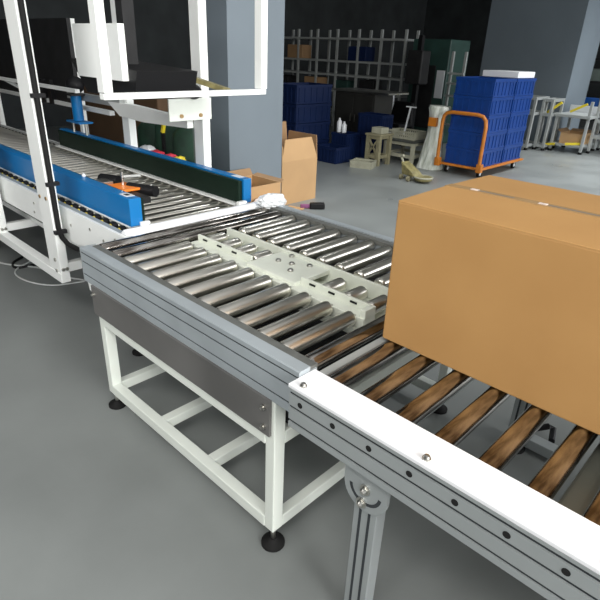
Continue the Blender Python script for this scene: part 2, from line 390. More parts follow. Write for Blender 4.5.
# posts and base frame
def post(xa,xb,ya,yb,z0=-1.5,z1=.55): return part('post',MB().box(xa,xb,ya,yb,z0,z1),'white',A,bev=.006)
p1=post(-3.65,-3.47,1.285,1.345); p0=post(-4.80,-4.62,1.285,1.345)
pr=post(-3.56,-3.44,2.50,2.57,-1.5); pq=post(-4.68,-4.56,2.50,2.57,-1.5)
for p,(x,ya) in ((p1,(-3.56,1.285)),(p0,(-4.71,1.285))):
    part('brass_bolt',MB().cyl((x+.05,ya,-.93),(x+.05,ya-.006,-.93),.012,12),'brass',p); part('brass_bolt',MB().cyl((x-.05,ya,-.935),(x-.05,ya-.006,-.935),.012,12),'brass',p)
    for z in (-1.36,-1.44): part('bolt',MB().cyl((x+.03,ya,z),(x+.03,ya-.008,z),.013,12),'steel',p)
    for y in (1.302,1.328): part('bolt',MB().cyl((x+.09,y,-1.42),(x+.098,y,-1.42),.012,12),'steel',p)
bf=part('base_beam',MB().box(-5.9,-3.471,1.28,1.345,-1.52,-1.45),'white',A,bev=.004)
part('base_beam',MB().box(-5.9,-3.44,2.50,2.57,-1.52,-1.45),'white',A,bev=.004)
for x in (-3.53,-4.69,-5.9): part('cross_beam',MB().box(x,x+.055,1.345,2.50,-1.45,-1.385),'white',A,bev=.004)
# legs with castors under the bed
for (x,y) in ((-2.96,1.535),(-2.96,2.30)):
    l=part('bed_leg',MB().box(x-.03,x+.03,y-.03,y+.03,-1.87,-1.19),'white',A,bev=.004)
    part('levelling_foot',MB().lathe((x,y,FZ),(x,y,-1.87),[(0,.052),(.012,.052),(.024,.03),(.034,.014),(.08,.014)],18),'rubber',l,smooth=True)
for (x,y) in ((-5.72,1.50),(-5.72,2.30)):
    l=part('bed_leg',MB().box(x-.03,x+.03,y-.03,y+.03,-1.82,-1.19),'white',A,bev=.004)
    part('castor_fork',MB().box(x-.022,x+.022,y-.03,y+.03,-1.88,-1.82),'steel',l)
    part('castor_wheel',MB().cyl((x,y-.02,-1.885),(x,y+.02,-1.885),.065,20),'rubber',l,smooth=True)
part('base_brace',MB().box(-5.72,-2.99,1.545,1.575,-1.40,-1.36),'white',A)
# overhead: hanging guard frame
zt=.45
gf=part('guard_frame',MB().box(-2.785,-2.735,1.375,2.505,-.270,-.238),'white',A,bev=.004,label='white hanging guard frame')
for y in (1.37,2.45):
    part('hanger',MB().box(-2.795,-2.725,y+.004,y+.054,-.236,zt),'white',gf,bev=.004)
    part('hanger_arm',MB().box(-3.45,-2.80,y,y+.06,zt-.06,zt),'white',gf,bev=.004)
for y in (1.285,2.50):
    part('top_beam',MB().box(-4.8,-3.44,y,y+.06,.55,.62),'white',A,bev=.004)
for x in (-4.75,-3.53): part('top_beam',MB().box(x,x+.06,1.345,2.50,.55,.62),'white',A,bev=.004)
for x,y in ((-3.45,1.37),(-3.45,2.475)):
    part('hanger_plate',MB().box(-3.50,-3.44,1.33 if y<2 else 2.47,1.44 if y<2 else 2.54,zt-.08,.56),'white',A)
mp=part('mounting_plate',MB().box(-3.44,-3.425,2.20,2.575,-.500,-.345),'creamframe',A,bev=.004)
for y in (2.30,2.47): part('brass_bolt',MB().cyl((-3.425,y,-.465),(-3.413,y,-.465),.014,12),'brass',mp)
ap=[(-4.80,-.485),(-4.60,-.59),(-4.2,-.60),(-3.56,-.575),(-3.56,-.505),(-4.4,-.475)]
part('side_arm',MB().prism(ap,'y',2.44,2.495),'white',A)
part('sealing_head',MB().hexa([(-3.6,1.70,-.30),(-3.0,1.70,-.30),(-3.0,2.12,-.30),(-3.6,2.12,-.30)],[(-3.8,1.70,-.10),(-2.95,1.70,-.14),(-2.95,2.12,-.14),(-3.8,2.12,-.10)]),'black',A,label='black tape sealing head')
sh=A.children[-1]
part('head_plate',MB().box(-3.62,-3.05,1.66,1.70,-.20,.10),'white',A)
part('head_column',MB().box(-3.42,-3.34,1.86,1.94,-.12,.56),'blackmet',A)
part('tape_arm',MB().bar((-3.3,2.2,-.17),(-2.95,2.36,-.26),.05,.03),'pumpm',A)
part('head_knob',MB().sphere((-3.41,2.41,-.30),.058,1,1,.9),'black',A,smooth=True)  # round black knob, not a roller
# actuator with blue cylinder
ac=part('air_cylinder',MB().lathe((-5.33,2.39,-.70),(-5.33,2.39,-.47),[(0,.05),(.23,.05)],20),'blue',A,smooth=True,label='blue air cylinder on the far guard')
part('base_plate',MB().box(-5.46,-5.18,2.32,2.46,-.72,-.705),'blue',ac)
for dx in (-.14,.14): part('stud',MB().cyl((-5.33+dx,2.39,-.822),(-5.33+dx,2.39,-.72),.016,8),'steel',ac)
part('cap',MB().box(-5.40,-5.26,2.31,2.47,-.47,-.455),'blackmet',ac)
part('handwheel',MB().sphere((-5.29,2.38,-.375),.085,1,1,.95),'black',ac,smooth=True)
part('top_rail',MB().box(-5.66,-4.60,2.45,2.50,-.52,-.455),'tube',A,label='pale rail along the far side')
part('top_rail',MB().box(-8.3,-4.9,2.5,2.55,-.62,-.58),'white',A)
part('top_rail',MB().box(-8.3,-4.9,2.2,2.24,-.415,-.385),'white',A)
part('rear_guard',MB().box(-8.3,-5.6,2.52,2.56,-.58,.2),'blackmet',A,label='black guard sheet at the infeed')
for x in (-8.2,-5.7): part('rear_post',MB().box(x,x+.06,2.56,2.62,-1.2,.2),'white',A)
part('rear_strut',MB().bar((-6.7,2.22,-.40),(-6.5,2.52,-.60),.03),'tube',A)
for (x,y) in ((-6.2,2.48),(-6.4,2.48)): part('rear_bracket',MB().box(x,x+.08,y,y+.05,-.62,-.38),'black',A)
# clamp and handles on the near guard
cl=part('clamp',MB().box(-3.30,-3.10,1.60,1.74,-.86,-.845),'orangeclip',A,label='orange clamp lever',bev=.003)
part('clamp_body',MB().box(-3.42,-3.31,1.55,1.66,-.875,-.83),'steel',cl,bev=.004)
part('clamp_rod',MB().cyl((-3.24,1.69,-.86),(-3.24,1.69,-.76),.009,8),'steel',cl)
part('clamp_tie',MB().bar((-3.24,1.69,-.79),(-3.20,1.80,-.79),.014),'tube',cl)
part('clamp_motor',MB().cyl((-3.52,1.68,-.86),(-3.38,1.74,-.86),.042,16),'black',cl,smooth=True)
part('clamp_grip',MB().cyl((-3.22,1.72,-.865),(-3.02,1.80,-.865),.036,16),'black',cl,smooth=True)
part('clamp_foot',MB().box(-3.12,-2.92,1.60,1.70,-.90,-.865),'blackmet',cl)
part('clamp_post',MB().box(-3.28,-3.2,1.59,1.66,-.90,-.86),'blackmet',cl)
part('grey_knob',MB().sphere((-3.50,1.55,-.812),.014,n=12),'sticker',cl,smooth=True)
# cable strapped to the post
cable=part('cable',MB().tube([(-3.457,1.312,.5),(-3.457,1.312,-.2),(-3.457,1.312,-.8),(-3.457,1.312,-1.12),(-3.455,1.325,-1.19),(-3.40,1.335,-1.225),(-3.30,1.35,-1.235),(-3.12,1.37,-1.215),(-3.0,1.46,-1.22)],.017,10),'rubber',A,smooth=True,label='black cable strapped down the near post')
for z in (-.30,-.83,-1.15):
    part('cable_clip',MB().box(-3.47,-3.44,1.28,1.36,z-.012,z+.012),'black',cable)

# film caught on the bar end
def crumple(c,rx,ry,rz,n=40,amp=.35,seed=1):
    m=MB(); m.sphere((0,0,0),1,n=26); rnd=random.Random(seed)
    f=[(Vector((rnd.uniform(-1,1),rnd.uniform(-1,1),rnd.uniform(-1,1)))*rnd.uniform(2,7),rnd.uniform(0,6)) for _ in range(9)]
    for v in m.bm.verts:
        k=1+amp*sum(abs(math.sin(v.co.dot(a)+b)) for a,b in f)/9-amp/2
        v.co=Vector((v.co.x*rx*k+c[0],v.co.y*ry*k+c[1],v.co.z*rz*k+c[2]))
    return m
tag(part('plastic_film',crumple((-2.66,2.50,-.965),.07,.10,.045,amp=.9,seed=4),'film'),'crumpled clear film caught at the end of the white bar','plastic film')

# ------------------------------------------------------------------ wires and castor on the floor at left
def wire(pts,r,mat,label,name='wire',cat='wire'):
    P=[Vector(p) for p in pts]; out=[]
    for i in range(len(P)-1):
        a,b,c,d=P[max(i-1,0)],P[i],P[i+1],P[min(i+2,len(P)-1)]
        for k in range(8):
            t=k/8; out.append(.5*((2*b)+(c-a)*t+(2*a-5*b+4*c-d)*t*t+(3*b-a-3*c+d)*t**3))
    out.append(P[-1]); return tag(part(name,MB().tube(out,r,8),mat,smooth=True),label,cat)
wire([(-5.9,1.2,FZ+.012),(-5.25,1.42,FZ+.012),(-5.0,1.58,FZ+.012),(-4.76,1.66,FZ+.03),(-4.5,1.74,FZ+.012),(-4.1,2.0,FZ+.012)],.008,'wire','thin pale wire running straight over the floor under the machine')
wire([(-5.2,1.75,FZ+.012),(-5.0,1.45,FZ+.012),(-4.72,1.42,FZ+.012),(-4.45,1.55,FZ+.012),(-4.35,1.8,FZ+.012)],.007,'wire','pale wire curling forward in a loop on the floor')
wire([(-5.3,1.62,FZ+.012),(-5.2,1.5,FZ+.012),(-5.05,1.48,FZ+.012),(-5.0,1.7,FZ+.014),(-4.8,2.0,FZ+.012)],.012,'black','short bent black cable on the floor beneath the machine',name='cable',cat='cable')
wire([(-4.4,1.95,FZ+.014),(-3.95,1.83,FZ+.014),(-3.75,1.74,FZ+.014)],.014,'black','black cable disappearing behind the grey rail end',name='cable',cat='cable')

# ------------------------------------------------------------------ cartons by the pillar
def open_carton(name,label,x0,x1,y0,y1,z0,z1,mat,flaps,rz=0,th=.012):
    c=((x0+x1)/2,(y0+y1)/2,z0); t=thing(name,label,'box',c)
    m=MB(); m.box(x0,x1,y0,y1,z0,z0+th); m.box(x0,x1,y0,y0+th,z0+th,z1); m.box(x0,x1,y1-th,y1,z0+th,z1)
    m.box(x0,x0+th,y0+th,y1-th,z0+th,z1); m.box(x1-th,x1,y0+th,y1-th,z0+th,z1)
    part('box_body',m,mat,t)
    for (side,fl,out) in flaps:      # out: horizontal reach outwards (negative = inwards), fl: height change
        m=MB()
        if side=='+x': a=[(x1,y0,z1),(x1,y1,z1)]; d=Vector((out,0,fl)); n=Vector((-th,0,0))
        if side=='-x': a=[(x0,y0,z1),(x0,y1,z1)]; d=Vector((-out,0,fl)); n=Vector((th,0,0))
        if side=='+y': a=[(x0,y1,z1),(x1,y1,z1)]; d=Vector((0,out,fl)); n=Vector((0,-th,0))
        if side=='-y': a=[(x0,y0,z1),(x1,y0,z1)]; d=Vector((0,-out,fl)); n=Vector((0,th,0))
        a=[Vector(p) for p in a]; tap=(a[1]-a[0])*(.13 if side=='+x' and z1-z0>.5 else .04)
        if abs(fl)<.05: n=Vector((0,0,-th))
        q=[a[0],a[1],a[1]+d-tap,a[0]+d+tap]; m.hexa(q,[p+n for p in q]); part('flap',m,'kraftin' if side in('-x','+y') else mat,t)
    t.rotation_euler.z=rz
    return t
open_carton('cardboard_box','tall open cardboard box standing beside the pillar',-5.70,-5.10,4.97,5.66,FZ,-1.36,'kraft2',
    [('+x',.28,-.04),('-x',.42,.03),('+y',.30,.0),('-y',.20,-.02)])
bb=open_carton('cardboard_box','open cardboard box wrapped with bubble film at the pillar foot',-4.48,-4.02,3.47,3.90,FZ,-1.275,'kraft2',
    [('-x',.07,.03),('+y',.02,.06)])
part('foam_wrap',crumple((-3.98,3.69,-1.47),.05,.24,.09,amp=.5,seed=9),'foam',bb,smooth=True,label='pinkish bubble film')
tag(part('cardboard_scrap',MB().hexa([(-4.93,4.78,FZ),(-4.70,4.86,FZ),(-4.80,5.12,FZ),(-5.02,5.05,FZ)],[(-4.93,4.78,FZ+.012),(-4.70,4.86,FZ+.012),(-4.80,5.12,FZ+.012),(-5.02,5.05,FZ+.012)]),'kraft2'),'flat scrap of brown cardboard lying on the floor','cardboard scrap')
kn=thing('tape_dispenser','black and purple hand tool lying on floor by the carton','tool',(-4.72,5.2,FZ))
part('grip',MB().bar((-4.86,5.10,FZ+.03),(-4.76,5.18,FZ+.035),.05),'purple',kn,bev=.01)
part('tool_body',MB().bar((-4.76,5.18,FZ+.04),(-4.62,5.33,FZ+.045),.09,.08),'black',kn,bev=.015)

# ------------------------------------------------------------------ crates
def crate_parts(t,cx,cy,z,lx,ly,h,mat):
    x0,x1,y0,y1=cx-lx/2,cx+lx/2,cy-ly/2,cy+ly/2; th=.02; e=.012
    m=MB(); m.box(x0+e,x1-e,y0+e,y1-e,z,z+.02)
    for a in ((x0+e,x1-e,y0+e,y0+e+th),(x0+e,x1-e,y1-e-th,y1-e),(x0+e,x0+e+th,y0+e+th,y1-e-th),(x1-e-th,x1-e,y0+e+th,y1-e-th)):
        m.box(*a,z+.02,z+h-.004)
    part('crate_body',m,mat,t)
    m=MB()
    for zz in ((z+.001,z+.028),(z+h-.055,z+h-.003)):
        m=MB(); m.box(x0,x1,y0,y0+e,*zz); m.box(x0,x1,y1-e,y1,*zz); m.box(x0,x0+e,y0+e,y1-e,*zz); m.box(x1-e,x1,y0+e,y1-e,*zz)
        part('rim' if zz[0]>z+.1 else 'base_rim',m,mat,t,bev=.003)
    m=MB(); n=6
    for i in range(n):
        f=(i+.5)/n; w=.052 if i%2 else .03
        for xx in ((x1-e,x1-.001),(x0+.001,x0+e)): m.box(*xx,y0+ly*f-w/2,y0+ly*f+w/2,z+.028,z+h-.055)
        w*=.8
        for yy in ((y0+.001,y0+e),(y1-e,y1-.001)): m.box(x0+lx*f-w/2,x0+lx*f+w/2,*yy,z+.028,z+h-.055)
    part('rib',m,mat,t,kind=None)
def crate(label,cx,cy,z,lx,ly,h,mat,group):
    t=thing('plastic_crate',label,'crate',(cx,cy,z),group); crate_parts(t,cx,cy,z,lx,ly,h,mat); return t
H=.292
c0=crate('blue crate at the bottom of the front stack on the orange trolley',-4.585,9.40,-1.765,.73,.82,H,'crate','blue crates stacked on the orange trolley')
lv=['bottom','second from bottom','middle','second from top','top']
for i in range(5):
    for j in range(2):
        if i==0 and j==0: continue
        nm=lv[i]+(' crate' if 'bottom' not in lv[i] or i else ' crate')
        dup(c0,(-4.585,9.40+.855*j,-1.765+H*i),'blue plastic %s in the %s stack on the orange trolley'%(nm,'front' if j==0 else 'back'))
bd=tag(part('shallow_tray',MB().box(-4.93,-4.25,9.90,10.62,-.305,-.20),'cover',bev=.01),'white flat tray lying on top of the back crate stack','tray')

# orange platform trolley
t=thing('platform_trolley','orange platform trolley with loop handle loaded with blue crates','trolley',(-4.6,9.8,FZ))
part('deck',MB().box(-5.0,-4.17,8.93,10.72,-1.805,-1.767),'orange',t,bev=.01)
h=part('handle',MB().tube([(-5.02,8.88,-1.80)]+[(-5.02,8.87,z) for z in (-1.5,-1.2,-1.05)]+[(-5.0,8.87,-.95),(-4.95,8.87,-.90),(-4.85,8.87,-.88),(-4.6,8.87,-.88),(-4.37,8.87,-.88),(-4.27,8.87,-.90),(-4.21,8.87,-.96),(-4.19,8.87,-1.06)]+[(-4.19,8.87,z) for z in (-1.2,-1.5)]+[(-4.19,8.88,-1.80)],.032,12),'orange',t,smooth=True)
for x in (-5.02,-4.19): part('hinge',MB().box(x-.05,x+.05,8.85,8.95,-1.83,-1.68),'orange',h,bev=.012)
for (x,y) in ((-4.92,9.08),(-4.27,9.08),(-4.92,10.5),(-4.27,10.5)):
    f=part('castor',MB().box(x-.03,x+.03,y-.03,y+.03,-1.86,-1.805),'steel',t)
    part('wheel',MB().cyl((x-.022,y+.01,-1.883),(x+.022,y+.01,-1.883),.066,20),'rubber',f,smooth=True)
    part('wheel_hub',MB().cyl((x-.026,y+.01,-1.883),(x+.026,y+.01,-1.883),.035,14),'sticker',f,smooth=True)

# wrapped bag
m=MB(); prof=[(0,.02,.02),(0.0,.30,.22),(.03,.31,.22),(.12,.27,.20),(.3,.235,.17),(.6,.19,.14),(.85,.18,.13),(.98,.21,.14),(1.08,.26,.15),(1.13,.24,.13),(1.14,.02,.02)]
rings=[]
for z,rx,ry in prof:
    rg=[]
    for i in range(40):
        a=2*math.pi*i/40; k=1+.07*math.sin(5*a+z*4)+.05*math.sin(11*a-z*7)
        rg.append(m.bm.verts.new((-5.31+.80*rx*k*math.cos(a)+.05*z,9.12+ry*k*math.sin(a),FZ+z)))
    rings.append(rg)
m.bm.faces.new(rings[0][::-1]); m.bm.faces.new(rings[-1])
for P_,Q_ in zip(rings,rings[1:]):
    for i in range(40): m.bm.faces.new((P_[i],P_[(i+1)%40],Q_[(i+1)%40],Q_[i]))
bg=tag(part('wrapped_bundle',m,'bag',smooth=True),'tall bundle wrapped in translucent film with orange patch beside trolley','bundle')
part('orange_patch',MB().hexa([(-5.35,8.94,-1.17),(-5.19,8.94,-1.17),(-5.19,9.05,-1.17),(-5.35,9.05,-1.17)],[(-5.35,8.95,-1.02),(-5.19,8.95,-1.02),(-5.19,9.05,-1.02),(-5.35,9.05,-1.02)]),'orange',bg)

# small pump / hand tool cart at the bag's foot
pm=thing('floor_jack','small olive green floor jack with yellow rim near bagged bundle','jack',(-5.05,8.1,FZ))
part('jack_body',MB().hexa([(-5.33,7.98,-1.87),(-5.0,7.90,-1.87),(-4.95,8.12,-1.87),(-5.28,8.2,-1.87)],[(-5.38,7.99,-1.66),(-5.12,7.92,-1.78),(-5.06,8.10,-1.78),(-5.34,8.18,-1.66)]),'pumpm',pm,bev=.02)
part('pan',MB().lathe((-4.92,8.03,-1.93),(-4.92,8.03,-1.86),[(0,.11),(.03,.15),(.07,.16),(.071,.14)],20),'pumpm',pm,smooth=True)
part('pan_rim',MB().tube([(-4.92+.155*math.cos(a*math.pi/10),8.03+.155*math.sin(a*math.pi/10),-1.86) for a in range(21)],.014,8),'basket',pm,smooth=True)
for (x,y) in ((-5.33,7.95),(-5.14,7.88),(-5.28,8.2),(-5.03,8.14)):
    part('wheel',MB().cyl((x,y,-1.905),(x+.04,y,-1.905),.045,14),'stool',pm,smooth=True)
part('lever',MB().tube([(-5.36,8.05,-1.68),(-5.40,8.03,-1.60),(-5.34,8.0,-1.56)],.02,8),'basket',pm,smooth=True)

pm.location+=Vector((.24*S,-.13*S,0))

# ------------------------------------------------------------------ benches and stock in the middle distance
def basket(label,cx,cy,z,lx,ly,h,rz=0,name='plastic_basket'):
    t=thing(name,label,'basket',(cx,cy,z)); m=MB(); th=.016
    x0,x1,y0,y1=cx-lx/2,cx+lx/2,cy-ly/2,cy+ly/2
    m.box(x0,x1,y0,y1,z,z+.015)
    for za,zb in ((z+.015,z+.035),(z+h*.5-.008,z+h*.5+.008),(z+h-.03,z+h)):
        m.box(x0,x1,y0,y0+th,za,zb); m.box(x0,x1,y1-th,y1,za,zb); m.box(x0,x0+th,y0+th,y1-th,za,zb); m.box(x1-th,x1,y0+th,y1-th,za,zb)
    part('basket_frame',m,'basket',t)
    m=MB(); n=14
    for i in range(n+1):
        f=i/n
        for yy in ((y0+.002,y0+th-.003),(y1-th+.003,y1-.002)): m.box(max(x0,x0+lx*f-.012),min(x1,x0+lx*f+.012),*yy,z+.03,z+h-.02)
        for xx in ((x0+.002,x0+th-.003),(x1-th+.003,x1-.002)): m.box(*xx,max(y0,y0+ly*f-.012),min(y1,y0+ly*f+.012),z+.03,z+h-.02)
    part('basket_slats',m,'basket',t)
    t.rotation_euler.z=rz
    return t
basket('low cream slatted basket lying on the floor',-6.12,8.10,FZ,.42,.34,.125,.36)
def frame_table(name,label,cat,x0,x1,y0,y1,zt,mat,top,leg=.06,shelf=True,tt=.03):
    t=thing(name,label,cat,((x0+x1)/2,(y0+y1)/2,FZ))
    part('top',MB().box(x0-.02,x1+.02,y0-.02,y1+.02,zt-tt,zt),top,t,bev=.005)
    for x in (x0,x1-leg):
        for y in (y0,y1-leg): part('leg',MB().box(x,x+leg,y,y+leg,FZ,zt-tt),mat,t)
    for (zz) in ((zt-tt-.06,zt-tt),)+(((FZ+.13,FZ+.19),) if shelf else ()):
        for y in (y0+.01,y1-leg+.01): part('rail',MB().box(x0+leg,x1-leg,y,y+.035,*zz),mat,t)
        for x in (x0+.01,x1-leg+.01): part('rail',MB().box(x,x+.035,y0+leg,y1-leg,*zz),mat,t)
    return t
st=frame_table('wooden_stool','tall narrow stool with crossed braces beside the low basket','stool',-6.30,-5.98,8.36,8.76,-1.37,'stool','stool',leg=.07)
for (a,b) in (((-6.25,8.38,-1.75),(-6.03,8.38,-1.46)),((-6.25,8.38,-1.46),(-6.03,8.38,-1.75))):
    part('brace',MB().bar(a,b,.03),'stool',st)
tag(part('carton_blank',MB().box(-6.26,-6.02,8.45,8.68,-1.37,-1.26),'basket',bev=.01),'pale flat package lying on the stool','package')
wt=frame_table('work_table','low steel work table with dark top and pale legs','table',-6.30,-5.60,8.95,9.65,-1.50,'basket','tabletop',leg=.065)
basket('cream slatted basket standing on the work table',-6.03,9.32,-1.50,.62,.42,.15)
tag(part('white_carton',MB().box(-6.36,-6.24,9.0,9.07,-1.50,-1.41),'sticker',bev=.004),'small white box on the work table corner','box')
# black office chair behind the table
ch=thing('office_chair','black high-backed office chair standing behind the work table','chair',(-6.87,10.0,FZ))
part('backrest',MB().hexa([(-7.22,10.2,-1.5),(-6.55,10.2,-1.5),(-6.55,10.3,-1.5),(-7.22,10.3,-1.5)],[(-7.12,10.28,-.97),(-6.62,10.28,-.97),(-6.62,10.36,-.97),(-7.12,10.36,-.97)]),'black',ch,bev=.04)
part('seat',MB().box(-7.19,-6.56,9.75,10.28,-1.50,-1.41),'black',ch,bev=.03)
part('column',MB().cyl((-6.87,10.0,-1.86),(-6.87,10.0,-1.50),.03,12),'steel',ch)
for k in range(5):
    a=k*2*math.pi/5; ex,ey=-6.87+.3*math.cos(a),10.0+.3*math.sin(a)
    l=part('leg',MB().bar((-6.87,10.0,-1.85),(ex,ey,-1.885),.04),'black',ch)
    part('castor',MB().cyl((ex-.02,ey,-1.92),(ex+.02,ey,-1.92),.03,12),'rubber',l)
ch.location+=Vector((-.36*S,.60*S,0))
# small lamp/stand on the basket
ls=thing('display_stand','thin pale metal stand leaning up from the table basket','stand',(-6.1,9.35,-1.483))
part('base',MB().box(-6.18,-6.03,9.29,9.42,-1.483,-1.465),'black',ls); part('rod',MB().bar((-6.12,9.35,-1.47),(-6.03,9.35,-.93),.025),'sticker',ls); part('crossbar',MB().bar((-6.13,9.35,-.92),(-5.90,9.35,-.92),.02),'sticker',ls)
# large blue crate stack, left
for i in range(4):
    hh=.345; z=FZ+hh*i
    if i==0: cb=crate('deep navy crate at the bottom of the stack left of the cabinet',-7.60,7.93,z,.64,1.0,hh-.004,'navy','navy crates stacked beside the steel cabinet')
    else: dup(cb,(-7.60,7.93,z),'deep navy crate, %s of the stack left of the cabinet'%['','second from the bottom','third from the bottom','topmost'][i])
lc=[('low navy crate on the floor in front of the cabinet',-6.86,8.05,FZ,.54,.42,.30),
    ('navy crate on the floor behind the low one, carrying two bottles',-6.96,8.55,FZ,.42,.42,.50),
    ('navy crate on the floor at the left of the cross-braced stool',-6.62,9.04,FZ,.60,.38,.44),
    ('navy crate topmost at the left of the cross-braced stool',-6.62,9.04,FZ+.445,.60,.38,.42)]
for (lb,x,y,z,lx,ly,hh) in lc: crate(lb,x,y,z,lx,ly,hh,'navy','navy crates grouped in front of the steel cabinet')
cab=thing('steel_cabinet','dark steel cabinet with a bright top edge behind the navy crates','cabinet',(-7.2,9.2,FZ))
part('cabinet_body',MB().box(-8.06,-6.98,9.45,10.1,FZ,-.76),'cabinet',cab,bev=.01)
part('worktop',MB().box(-8.10,-6.62,9.41,10.14,-.76,-.72),'steel',cab,bev=.006)
part('door',MB().box(-8.02,-7.54,9.435,9.45,-1.85,-.82),'cabinet',cab,bev=.005); part('door',MB().box(-7.50,-7.02,9.435,9.45,-1.85,-.82),'cabinet',cab,bev=.005)
for x in (-7.58,-7.46): part('handle',MB().cyl((x,9.42,-1.35),(x,9.42,-1.2),.012,8),'steel',cab)
bo=[('white plastic bottle, the taller of two on the navy crate',-7.18,8.45),('shorter white plastic bottle beside its taller neighbour on the navy crate',-7.08,8.48)]
for i,(lb,x,y) in enumerate(bo):
    z=FZ+.50; bt=thing('plastic_bottle',lb,'bottle',(x+.12,y,z),'white bottles on the navy crates'); hh=.27-.06*i
    part('bottle_body',MB().lathe((x+.12,y,z),(x+.12,y,z+hh),[(0,.045),(.01,.05),(hh-.07,.05),(hh-.03,.02),(hh,.02)],14),'sticker',bt,smooth=True)
tag(part('white_hood',MB().hexa([(-7.85,10.9,FZ),(-7.5,10.9,FZ),(-7.5,11.0,FZ),(-7.85,11.0,FZ)],[(-7.80,10.9,-.80),(-7.55,10.9,-.80),(-7.55,11.0,-.80),(-7.80,11.0,-.80)]),'sticker',bev=.05),'white rounded board standing behind the cabinet','board')
# long steel racks further back
def rack(label,x0,x1,y,z0,z1,nx,levels,mat='shelf',d=.5):
    t=thing('steel_rack',label,'rack',((x0+x1)/2,y,FZ))
    for i in range(nx+1):
        x=x0+(x1-x0)*i/nx
        for yy in (y,y+d): part('upright',MB().box(x-.03,x+.03,yy-.025,yy+.025,FZ,z1),mat,t)
    for z in levels: part('shelf',MB().box(x0,x1,y-.03,y+d+.03,z-.05,z),mat,t)
    return t
rk=rack('long grey steel rack along the back behind the cabinet',-13.2,-8.1,12,FZ,.55,7,(-1.5,-.95,-.55,-.2,.35),'tube')
rnd=random.Random(3)
for i,(x,z,w,hh,mt,lb) in enumerate([(-12.4,-.95,.5,.26,'blackmet','black bin on the rack shelf farthest left'),(-11.2,-.95,.55,.28,'kraftin','brown carton on the rack shelf behind the navy stack'),(-10.1,-.95,.5,.25,'machine','green bin on the rack shelf above the cabinet'),(-9.2,-.95,.5,.3,'blackmet','black bin on the rack shelf near its right end'),(-11.9,-.2,.6,.35,'kraftin','brown carton on the upper rack shelf'),(-9.6,-.2,.6,.35,'navy','navy bin on the upper rack shelf')]):
    tag(part('storage_bin',MB().box(x-w/2,x+w/2,12.0,12.4,z,z+hh),mt,bev=.015),lb,'bin','bins on the long rack')
# dark green machine
gm=thing('green_machine','dark green machine cabinet standing behind the office chair','machine',(-7.3,12.2,FZ))
part('machine_body',MB().box(-7.75,-6.75,11.8,12.7,FZ,.35),'machine',gm,bev=.02)
part('machine_door',MB().box(-7.62,-7.05,11.78,11.80,-1.6,-.2),'blackmet',gm,bev=.01)
part('machine_panel',MB().box(-7.0,-6.8,11.78,11.80,-.9,-.3),'sticker',gm)
bh=thing('drill_press','black upright press standing beside the green machine','machine',(-6.7,11.2,FZ))
part('base',MB().box(-7.35,-6.95,11.0,11.4,FZ,-1.85),'black',bh); part('column',MB().box(-7.2,-7.1,11.15,11.25,-1.85,.4),'black',bh); part('head',MB().box(-7.35,-6.95,11.0,11.35,-.6,.1),'blackmet',bh,bev=.03)
wr=thing('tube_rack','grey pipe rack with hooked arms behind the wrapped bundle','rack',(-6.1,11.2,FZ))
for x in (-6.35,-6.05): part('upright',MB().box(x,x+.05,11.2,11.25,FZ,.1),'tube',wr)
for z in (-.35,-.55,-.8,-1.1,-1.4): part('arm',MB().box(-6.35,-5.98,11.13,11.2,z,z+.04),'tube',wr)

# ------------------------------------------------------------------ workstation frames on the right
def bench(label,x0,x1,y0,y1,zt,levels,name='tube_workbench'):
    t=thing(name,label,'workbench',((x0+x1)/2,(y0+y1)/2,FZ)); w=.06
    for x in (x0,x1-w):
        for y in (y0,y1-w):
            l=part('leg',MB().box(x,x+w,y,y+w,FZ+.05,zt),'tube',t,bev=.005)
            part('castor',MB().cyl((x+.03,y+.03,FZ),(x+.03,y+.03,FZ+.05),.045,12),'rubber',l)
    for z in levels:
        for y in (y0,y1-w): part('rail',MB().box(x0+w,x1-w,y,y+w,z-.06,z),'tube',t)
        for x in (x0,x1-w): part('rail',MB().box(x,x+w,y0+w,y1-w,z-.06,z),'tube',t)
    return t
b1=bench('grey tube bench frame standing just right of the trolley',-5.75,-5.04,13.0,13.75,-.77,(-.77,-1.10,-1.82))
b2=bench('grey tube frame with yellow bars in front of the far pillar',-5.02,-4.76,13.3,14.0,-.80,(-.80,-1.12,-1.82),)
b3=thing('tube_workbench','white-topped tube workbench with yellow bars and a carton below','workbench',(-4.3,14.0,FZ))
for (x,y) in ((-4.72,13.5),(-4.03,13.5),(-4.72,14.4),(-4.03,14.4)):
    l=part('leg',MB().box(x,x+.06,y,y+.06,FZ+.05,-1.13 if x<-4.5 else -.80),'tube',b3,bev=.005); part('castor',MB().cyl((x+.03,y+.03,FZ),(x+.03,y+.03,FZ+.05),.045,12),'rubber',l)
part('top',MB().box(-4.74,-3.95,13.48,14.48,-1.17,-1.11),'tube',b3,bev=.005)
part('shelf',MB().box(-4.70,-4.0,13.52,14.45,-1.80,-1.76),'tube',b3)
part('back_board',MB().box(-4.74,-4.03,14.4,14.43,-1.11,-.95),'sticker',b3)
part('yellow_bar',MB().bar((-4.45,13.6,-1.05),(-4.12,13.6,-.86),.05),'yellow',b3)
part('yellow_bar',MB().bar((-4.9,13.42,-1.10),(-4.62,13.42,-.86),.05),'yellow',b3)
part('yellow_bar',MB().bar((-4.85,13.5,-1.83),(-4.6,13.5,-1.78),.05),'yellow',b3)
part('yellow_bar',MB().bar((-4.35,13.45,-1.75),(-4.05,13.6,-1.72),.05),'yellow',b3)
rb=open_carton('cardboard_box','open brown carton on the lower shelf of the far workbench',-4.55,-4.06,13.6,14.2,-1.76,-1.52,'kraft2',[('-x',.06,.1),('+y',.05,.1)])
b4=bench('pale tube workbench at the right edge of the picture',-3.98,-3.2,13.9,14.7,-.75,(-.80,-1.2,-1.55))
